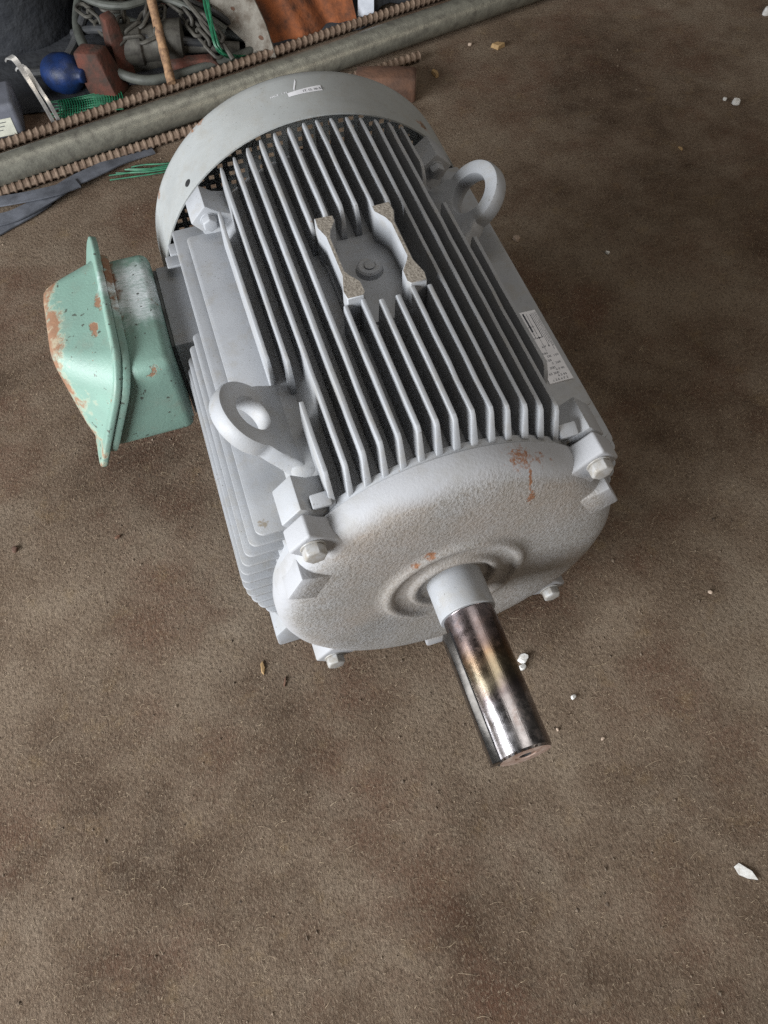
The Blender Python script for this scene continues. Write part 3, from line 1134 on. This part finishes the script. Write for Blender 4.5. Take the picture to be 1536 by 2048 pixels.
# hook with long shank
mb = MB()
mb.tube(bez([(-78, 1560, -110), (-92, 1580, -100), (-80, 1600, -94), (-60, 1580, -96), (-40, 1530, -112), (-14, 1480, -140), (10, 1440, -165), (24, 1420, -190)], 40), 5.5, 8)
o = mb.build('steel_hook', 'oldsteel'); tag(o, 'bent steel hook with long shank right of the rusty rod', 'hook')
mb = MB()
mb.tube(bez([(-12, 1500, -128), (10, 1460, -150), (14, 1445, -156), (2, 1440, -158), (-20, 1478, -140), (-22, 1500, -130), (-12, 1500, -128)], 36), 5, 8)
o = mb.build('shackle', 'oldsteel'); tag(o, 'flat grey shackle near the green twine', 'shackle')

# dull machine lump under the chain
mb = MB()
mb.rev([(0, 0.01), (0, 36), (8, 44), (60, 44), (64, 38), (100, 38), (106, 42), (150, 40), (156, 0.01)], 28, (-215, 1530, -178), (0, -0.3, 0.95), (0.2, 0.95, 0.3), (0.97, -0.2, 0.05))
mb.box(-206, -100, 1490, 1580, -225, -186)
o = mb.build('pump_body', 'oldsteel', bevel=2); tag(o, 'dull grey cylindrical pump body under the heaped chain', 'pump')

# scaled grey plate standing by the orange sheet
mb = MB()
pl = [(0, 0), (66, -6), (80, 70), (84, 170), (70, 262), (30, 268), (-14, 250), (-40, 262), (-52, 215), (-28, 160), (-14, 80), (12, 34)]
pe, pf = Vector((0.92, -0.36, 0.10)), Vector((-0.25, 0.70, 0.66))
pn = pe.cross(pf).normalized()
po = Vector((64, 1468, -222))
mb.prism(pl, lambda a, b, t: po + pe * a + pf * b + pn * t, -6, 6)
plate = mb.build('scaled_plate', 'stone', bevel=2.5)
tag(plate, 'flaking grey metal plate with dark holes leaning beside the orange sheet', 'plate')
for (a, b, r) in ((38, 150, 9), (24, 108, 5), (52, 200, 8), (14, 215, 11), (54, 40, 6), (-6, 180, 5)):
    mb = MB()
    mb.rev([(4.0, r), (6.6, r * 0.9), (6.6, 0.01)], 14, po + pe * a + pf * b, pe, pf, pn)
    mb.build('hole', 'brick', plate)

# orange rusty sheet, crumpled folds
mb = MB()
nx_, ny_ = 34, 14
vs, fs = [], []
for lay in (0, 1):
    for j in range(ny_):
        for i in range(nx_):
            u, v = i / (nx_ - 1), j / (ny_ - 1)
            x = 104 + 248 * u + (v * -24) + 10 * math.sin(v * 3 + u * 5)
            y = 1480 + 54 * u + 185 * v + 13 * math.sin(u * 11 + 1.2 * v) + 4 * math.sin(u * 29 + v * 6)
            z = -222 + 205 * v + 10 * math.sin(u * 9 + 0.8 + v) * v
            vs.append((x, y + lay * 5, z - lay * 3))
n1 = nx_ * ny_
for j in range(ny_ - 1):
    for i in range(nx_ - 1):
        a = j * nx_ + i
        fs += [(a, a + 1, a + nx_ + 1, a + nx_), (n1 + a, n1 + a + nx_, n1 + a + nx_ + 1, n1 + a + 1)]
rim = [i for i in range(nx_)] + [j * nx_ + nx_ - 1 for j in range(1, ny_)] + [(ny_ - 1) * nx_ + i for i in range(nx_ - 2, -1, -1)] + [j * nx_ for j in range(ny_ - 2, 0, -1)]
for a, b in zip(rim, rim[1:] + rim[:1]):
    fs.append((a, n1 + a, n1 + b, b))
mb.add(vs, fs)
o = mb.build('orange_sheet', 'orange', smooth=60); tag(o, 'crumpled orange rusty sheet propped behind the pipe', 'sheet')

# pale strap, black cover at the right of the sheet
def strap(path, w, t, mat, name, label, up=(0, 0, 1)):
    mb = MB()
    P = bez(path, 44)
    rings = []
    for i in range(len(P)):
        dd = (P[min(i + 1, len(P) - 1)] - P[max(i - 1, 0)]).normalized()
        s = dd.cross(Vector(up)).normalized()
        n = s.cross(dd)
        rings.append([P[i] + s * w / 2 + n * t, P[i] - s * w / 2 + n * t, P[i] - s * w / 2 - n * t, P[i] + s * w / 2 - n * t])
    mb.loft(rings)
    o = mb.build(name, mat, smooth=40)
    return tag(o, label, 'strap')


strap([(366, 1530, -222.5), (372, 1545, -200), (378, 1565, -160), (380, 1600, -110), (382, 1650, -70)], 38, 1.2, 'webwhite', 'pale_strap', 'pale grey strap hanging down at the right edge of the orange sheet')
mb = MB()
vs = []
for j in range(8):
    for i in range(12):
        u, v = i / 11, j / 7
        vs.append((392 + 240 * u, 1545 + 52 * u + 130 * v + 8 * math.sin(u * 9), -223 + 120 * v + 9 * math.sin(u * 11 + v * 3)))
fs = [(j * 12 + i, j * 12 + i + 1, (j + 1) * 12 + i + 1, (j + 1) * 12 + i) for j in range(7) for i in range(11)]
mb.add(vs, fs)
o = mb.build('black_tarpaulin', 'sack', smooth=60); tag(o, 'black tarpaulin heaped behind the pipe right of the pale strap', 'tarpaulin')
so = o.modifiers.new('thickness', 'SOLIDIFY'); so.thickness = 0.004

# straps on the floor at the left
strap([(-640, 1100, -219), (-520, 1090, -216), (-470, 1098, -214), (-420, 1120, -212), (-370, 1150, -212), (-310, 1176, -214), (-262, 1200, -218), (-200, 1216, -222)], 34, 1.3, 'web', 'webbing_strap', 'grey webbing strap curving out from under the pipe')
strap([(-640, 1030, -222), (-560, 1056, -221), (-505, 1082, -220.8), (-460, 1102, -219.5), (-430, 1122, -220)], 36, 1.3, 'web', 'webbing_strap', 'loose grey webbing end lying flat at the left edge of the picture')
strap([(-600, 1160, -221), (-500, 1140, -214), (-450, 1128, -207), (-400, 1128, -206), (-360, 1140, -209)], 30, 1.3, 'web', 'webbing_strap', 'short grey webbing fold lying on top of the curved strap')

# green twine: loose hank, flat net, and strands by the motor
def twine(name, label, bundles, r):
    mb = MB()
    for pts in bundles:
        mb.tube(bez(pts, 18), r, 5)
    o = mb.build(name, 'green', smooth=60)
    return tag(o, label, 'twine')


B = []
for k in range(9):
    j = lambda s: random.uniform(-s, s)
    B.append([(8 + j(10), 1580 + j(8), -60 + j(6)), (0 + j(7), 1500 + j(6), -110), (-4 + j(5), 1430 + j(5), -158), (18 + j(9), 1438 + j(8), -190), (46 + j(24), 1458 + j(6), -214)])
twine('green_twine', 'bright green twine hank hanging down beside the grey plate', B, 1.9)
B = []
for k in range(16):
    y = 1372 + k * 4.4
    B.append([(-378 + random.uniform(-20, 20), y + 8, -219), (-330, y + random.uniform(-4, 4), -216), (-285, y - 6, -213), (-235 + random.uniform(-10, 10), y - 10, -216)])
for k in range(26):
    x = -370 + k * 5.4
    B.append([(x, 1370 + 0.2 * k, -217), (x + 4, 1402, -213), (x + 2, 1438, -216)])
twine('green_net', 'green net spread flat behind the pipe under the blue jug', B, 1.3)
B = []
for k in range(6):
    y = 1124 + k * 6
    j = lambda q: random.uniform(-q, q)
    B.append([(-275 + j(25), y + 24 + j(8), -221), (-225, y + 12 + j(8), -219), (-175, y + j(8), -219), (-120, y - 4 + j(6), -221)])
twine('green_twine', 'green twine strands lying on the floor between pipe and fan cowl', B, 1.7)

# blue jug
mb = MB()
ja = Vector((0.74, -0.66, 0.12)).normalized()
ju = ja.cross(Vector((0, 0, 1))).normalized()
mb.rev([(-44, 0.01), (-43, 18), (-37, 31), (-20, 39), (4, 41), (24, 37), (38, 25), (44, 15), (54, 14), (57, 11), (57, 0.01)], 36, (-338, 1476, -182), ju, ju.cross(ja), ja)
o = mb.build('blue_jug', 'blue', smooth=60); tag(o, 'round dark blue plastic jug lying behind the green net', 'jug')

# black sheet added under the clutter, its colour standing in for shaded gaps
mb = MB()
vs = []
for j in range(9):
    for i in range(30):
        u, v = i / 29, j / 8
        vs.append((-760 + 1140 * u, 1432 + 0.19 * (-760 + 1140 * u + 300) * 0.6 + 14 * math.sin(u * 31) * (1 - v) + 470 * v, -223.5 + 3 * abs(math.sin(u * 23 + v * 9)) + 10 * v))
mb.add(vs, [(j * 30 + i, j * 30 + i + 1, (j + 1) * 30 + i + 1, (j + 1) * 30 + i) for j in range(8) for i in range(29)])
o = mb.build('gap_shade_sheet', 'sack', smooth=60); tag(o, 'added black sheet standing in for the shaded gaps under the clutter behind the pipe', 'sheet')
so = o.modifiers.new('thickness', 'SOLIDIFY'); so.thickness = 0.002

# orange-red broken blocks
def block(name, c, ax, ay, az, mat, label, cat, taper=0.8, bev=5, mats=None):
    mb = MB()
    c, ax, ay, az = map(Vector, (c, ax, ay, az))
    rings = []
    for t, s in ((-1, 1), (0, 0.97), (1, taper)):
        rings.append([c + az * t + ax * a * s * random.uniform(0.9, 1.05) + ay * b * s * random.uniform(0.9, 1.05) for a, b in ((-1, -1), (1, -1), (1, 1), (-1, 1))])
    mb.loft(rings)
    o = mb.build(name, mat, bevel=bev)
    return tag(o, label, cat)


block('painted_block', (-262, 1452, -178), (30, -16, 0), (16, 22, 0), (-8, 10, 45), 'redblock', 'orange red painted block standing between blue jug and hose', 'block', 0.8)
block('painted_block', (-214, 1500, -160), (18, 10, 0), (-8, 20, 0), (0, 6, 64), 'redblock', 'narrow orange red block upright behind the hose loop', 'block', 0.7)
block('painted_block', (-62, 1462, -209), (62, -12, 0), (3, 15, 0), (0, 0, 15), 'redblock', 'flat orange red bar low behind the ribbed bar', 'block', 0.8, 3)
block('painted_block', (20, 1740, -150), (95, -30, 0), (20, 40, 0), (0, 0, 75), 'redblock', 'orange red block high up behind the hook at the top edge', 'block', 0.85)

# dark drum at the back-left
mb = MB()
mb.rev([(0, 0.01), (0, 168), (12, 176), (120, 178), (132, 184), (144, 178), (330, 178), (342, 184), (354, 178), (480, 176), (484, 168), (484, 0.01)], 48, (-430, 1818, -224.5), (1, 0, 0), (0, 1, 0), (0, 0, 1))
o = mb.build('dark_drum', 'sack', smooth=40); tag(o, 'dark drum standing in the shade at the top left corner', 'drum')
mb = MB()
vs = []
for j in range(10):
    for i in range(22):
        u, v = i / 21, j / 9
        vs.append((-700 + 1700 * u, 1850 + 40 * math.sin(u * 14 + v * 2) + 130 * v + 20 * math.sin(u * 37), -224 + 620 * v + 12 * math.sin(u * 25)))
mb.add(vs, [(j * 22 + i, j * 22 + i + 1, (j + 1) * 22 + i + 1, (j + 1) * 22 + i) for j in range(9) for i in range(21)])
o = mb.build('dark_tarpaulin', 'sack', smooth=60); tag(o, 'dark tarpaulin draped behind all the clutter at the top edge', 'tarpaulin')
so = o.modifiers.new('thickness', 'SOLIDIFY'); so.thickness = 0.006

# blue-grey device with cream label at the left edge
mb = MB()
mb.box(-572, -444, 1350, 1446, -224.6, -152)
dev = mb.build('ratchet_housing', 'device', bevel=12, bseg=3)
tag(dev, 'blue grey plastic housing with cream labels at the left edge behind the pipe', 'housing')
mb = MB()
mb.add([(-520, 1349.2, -215), (-462, 1349.2, -215), (-462, 1349.2, -178), (-520, 1349.2, -178)], [(0, 1, 2, 3)])
for r_ in range(3):
    z0 = -186 - 8 * r_
    mb.add([(-512, 1348.8, z0), (-474 - 6 * r_, 1348.8, z0), (-474 - 6 * r_, 1348.8, z0 + 1.6), (-512, 1348.8, z0 + 1.6)], [(0, 1, 2, 3)], 1)
mb.build('cream_label', ['cream', 'ink'], dev, smooth=0)
mb = MB()
mb.add([(-502, 1380, -151.2), (-480, 1376, -151.2), (-472, 1415, -151.2), (-502, 1425, -151.2)], [(0, 1, 2, 3)])
mb.build('cream_label', 'cream', dev, smooth=0)
mb = MB()
for dx, dz in ((0, 0), (12, -22)):
    P = bez([(-430 + dx, 1430, -108 + dz), (-424 + dx, 1420, -98 + dz), (-414 + dx, 1410, -104 + dz), (-402 + dx, 1388, -140 + dz * 0.6), (-392 + dx, 1374, -180), (-386 + dx, 1368, -216)], 24)
    rings = []
    for i in range(len(P)):
        dd = (P[min(i + 1, len(P) - 1)] - P[max(i - 1, 0)]).normalized()
        s = Vector((0.9, 0.42, 0.1)).normalized()
        n = s.cross(dd).normalized()
        w_ = 8 - 4.5 * min(1, i / 14)
        rings.append([P[i] + s * w_ + n * 2, P[i] - s * w_ + n * 2, P[i] - s * w_ - n * 2, P[i] + s * w_ - n * 2])
    mb.loft(rings)
o = mb.build('zinc_clip', 'chrome', smooth=40); tag(o, 'shiny zinc plated double clip standing beside the blue grey housing', 'clip')

# dark brown block with pale broken end, behind the cowl on the right
mb = MB()
rings = []
for t, s in ((0, 0.92), (60, 1.0), (122, 0.98), (130, 0.9)):
    rings.append([Vector((262, 1262, -199)) + Vector((0.93, -0.36, 0)) * t + Vector((0.36, 0.93, 0)) * a * s + Vector((0, 0, 1)) * b * s for a, b in
                  ((-34, -26), (-10, -26), (20, -25), (32, -20), (36, 4), (26, 22), (0, 27), (-22, 23), (-36, 6))])
mb.loft(rings)
mb.m[-1] = 1
o = mb.build('brown_block', ['brick', 'pale'], bevel=2.5); tag(o, 'dark brown block with pale broken end on the floor beside the fan cowl', 'block')


# ================================================================ small litter
def chip(name, x, y, sx, sy, h, mat, label, cat='chip', rot=0.3, n=6):
    mb = MB()
    poly = []
    for k in range(n):
        a = 2 * PI * k / n + random.uniform(-0.25, 0.25)
        poly.append((math.cos(a) * sx * random.uniform(0.8, 1.15), math.sin(a) * sy * random.uniform(0.8, 1.15)))
    cr, sr = math.cos(rot), math.sin(rot)
    low = [(x + a * cr - b * sr, y + a * sr + b * cr, -224.9) for a, b in poly]
    hi = [(x + 0.85 * (a * cr - b * sr) + h * 0.1, y + 0.85 * (a * sr + b * cr), -224.9 + h * random.uniform(0.7, 1.1)) for a, b in poly]
    mb.loft([low, hi])
    o = mb.build(name, mat, bevel=min(0.8, h * 0.2), bseg=1)
    return tag(o, label, cat)


chip('wood_chip', 618, 1320, 17, 11, 11, 'wood', 'tan square wood offcut on the floor right of the pipe', rot=-0.3, n=4)
chip('wood_chip', 446, 1268, 7, 14, 9, 'wood', 'small yellowish wood chip right of the brown block', rot=0.2)
chip('foam_crumb', 1020, 956, 8, 9, 11, 'foam', 'larger white foam crumb of the pair at upper right', 'foam', n=7)
chip('foam_crumb', 1006, 975, 4.5, 5, 6, 'foam', 'smaller white foam crumb of the pair at upper right', 'foam', n=7)
chip('foam_crumb', 1268, 1236, 16, 11, 16, 'foam', 'white foam lump at the top right corner of the picture', 'foam', n=7)
chip('stone_chip', 413, 720, 7, 9, 8, 'pale', 'pale stone chip on the floor beside the right lifting lug', rot=0.5)
chip('stone_chip', 560, 631, 3.5, 5, 5, 'foam', 'tiny pale chip on the floor right of the lifting lug', rot=0.5)
chip('foam_crumb', 98, -55, 8, 7, 9, 'foam', 'white foam crumb just right of the shaft, nearest the end shield', 'foam', n=7)
chip('foam_crumb', 93, -66, 6, 5, 6, 'foam', 'little white foam crumb touching the larger one right of the shaft', 'foam', n=7)
chip('foam_crumb', 141.5, -126.6, 5, 3.5, 5, 'foam', 'pale foam crumb right of the shaft tip', 'foam', n=6)
mb = MB()
pp = [(239, -381), (246, -379), (256, -392), (258, -403), (248, -398), (240, -391)]
mb.prism(pp, lambda a, b, t: (a, b, t + (a - 240) * 0.12), -224.6, -223.6)
o = mb.build('paper_scrap', 'foam', smooth=0); tag(o, 'white pointed paper scrap at the lower right', 'paper')
chip('stone_chip', 103.5, -160, 2.4, 3.2, 3, 'pale', 'tiny pale stone chip beside the shaft tip')
chip('stone_chip', 155, -190, 3, 2.4, 3, 'pale', 'tiny pinkish stone chip right of the shaft tip')
chip('stone_chip', 394, -47, 3, 4, 4, 'pale', 'small pale stone chip on the dark floor right of the end shield')
chip('wood_chip', 836, 859, 3, 7, 4, 'wood', 'thin yellowish wood splinter on the floor at upper right', rot=0.2)
chip('wood_chip', -249, 47, 3.5, 11, 3, 'wood', 'flat tan wood splinter on the floor left of the front foot', rot=-0.1, n=5)
chip('wood_chip', -225, 17, 2, 10, 2.5, 'brick', 'dark thin splinter on the floor in front of the left foot', rot=-0.4, n=5)
chip('stone_chip', 562, 1350, 6, 5, 6, 'pale', 'pale pebble between the pipe and the tan wood offcut')
chip('stone_chip', -381, 742, 6, 4, 5, 'foam', 'pale greenish chip on the floor behind the terminal box')
chip('stone_chip', -409, 317, 6, 3, 5, 'brick', 'dark crumb on the floor left of the side fins')
chip('stone_chip', -561, 345, 5, 6, 6, 'brick', 'dark crumb near the left edge of the floor')

# grit crumbs and felt fibres too many to count
ng = 2600
gx = rng.uniform(-650, 1300, ng)
gy = rng.uniform(-560, 1250, ng)
base = np.array([(1, 0, 0), (0, 1, 0), (-1, 0, 0), (0, -1, 0), (0, 0, 1), (0, 0, -0.4)], float)
tri = np.array([(0, 1, 4), (1, 2, 4), (2, 3, 4), (3, 0, 4), (1, 0, 5), (2, 1, 5), (3, 2, 5), (0, 3, 5)])
sz = np.abs(rng.normal(0, 0.9, ng)) + 0.55
V = base[None] * sz[:, None, None] * rng.uniform(0.6, 1.5, (ng, 6, 3))
V[:, :, 0] += gx[:, None]
V[:, :, 1] += gy[:, None]
V[:, :, 2] = V[:, :, 2] * 0.8 - 224.9
F = (tri[None] + (np.arange(ng) * 6)[:, None, None]).reshape(-1, 3)


def stuff(name, V, F, mat, label):
    V = V.reshape(-1, 3) * 0.001
    V[:, 2] += 0.225
    me = bpy.data.meshes.new(name)
    me.from_pydata(V.tolist(), [], F.tolist())
    me.materials.append(M[mat])
    o = bpy.data.objects.new(name, me)
    COL.objects.link(o)
    o['kind'] = 'stuff'
    o['label'] = label
    return o


stuff('floor_grit', V, F, 'grain', 'fine grit crumbs scattered over the carpet')

nf = 46000
fx = rng.uniform(-700, 900, nf)
fy = rng.uniform(-600, 700, nf)
ang = rng.normal(1.15, 0.9, nf)
ln = rng.gamma(3.0, 1.5, nf) + 2.0
ln[: nf // 60] *= 3.2
cur = rng.normal(0, 0.5, nf)
wd = rng.uniform(0.10, 0.24, nf)
wd[: nf // 20] = 0.30
fx[: nf // 30] = rng.normal(0, 1, nf // 30) * 60 + rng.choice(np.linspace(-600, 600, 14), nf // 30)
fy[: nf // 30] = rng.normal(0, 1, nf // 30) * 70 + rng.choice(np.linspace(-540, 300, 11), nf // 30)
lift = np.abs(rng.normal(0.6, 0.6, nf)) + 0.2
rows = []
px, py, a = fx.copy(), fy.copy(), ang.copy()
ns = 4
for k in range(ns):
    t = k / (ns - 1)
    nxv, nyv = -np.sin(a), np.cos(a)
    zz = -224.95 + lift * 4 * t * (1 - t * 0.75)
    w = wd * (1 - 0.6 * t)
    rows.append(np.stack([px - nxv * w, py - nyv * w, zz], 1))
    rows.append(np.stack([px + nxv * w, py + nyv * w, zz + 0.1], 1))
    px = px + np.cos(a) * ln / ns
    py = py + np.sin(a) * ln / ns
    a = a + cur
V = np.stack(rows, 1)
q = np.array([(2 * k, 2 * k + 2, 2 * k + 3, 2 * k + 1) for k in range(ns - 1)])
F = (q[None] + (np.arange(nf) * 2 * ns)[:, None, None]).reshape(-1, 4)
stuff('carpet_fibres', V, F, 'fibre', 'short loose fibres of the worn felt carpet')
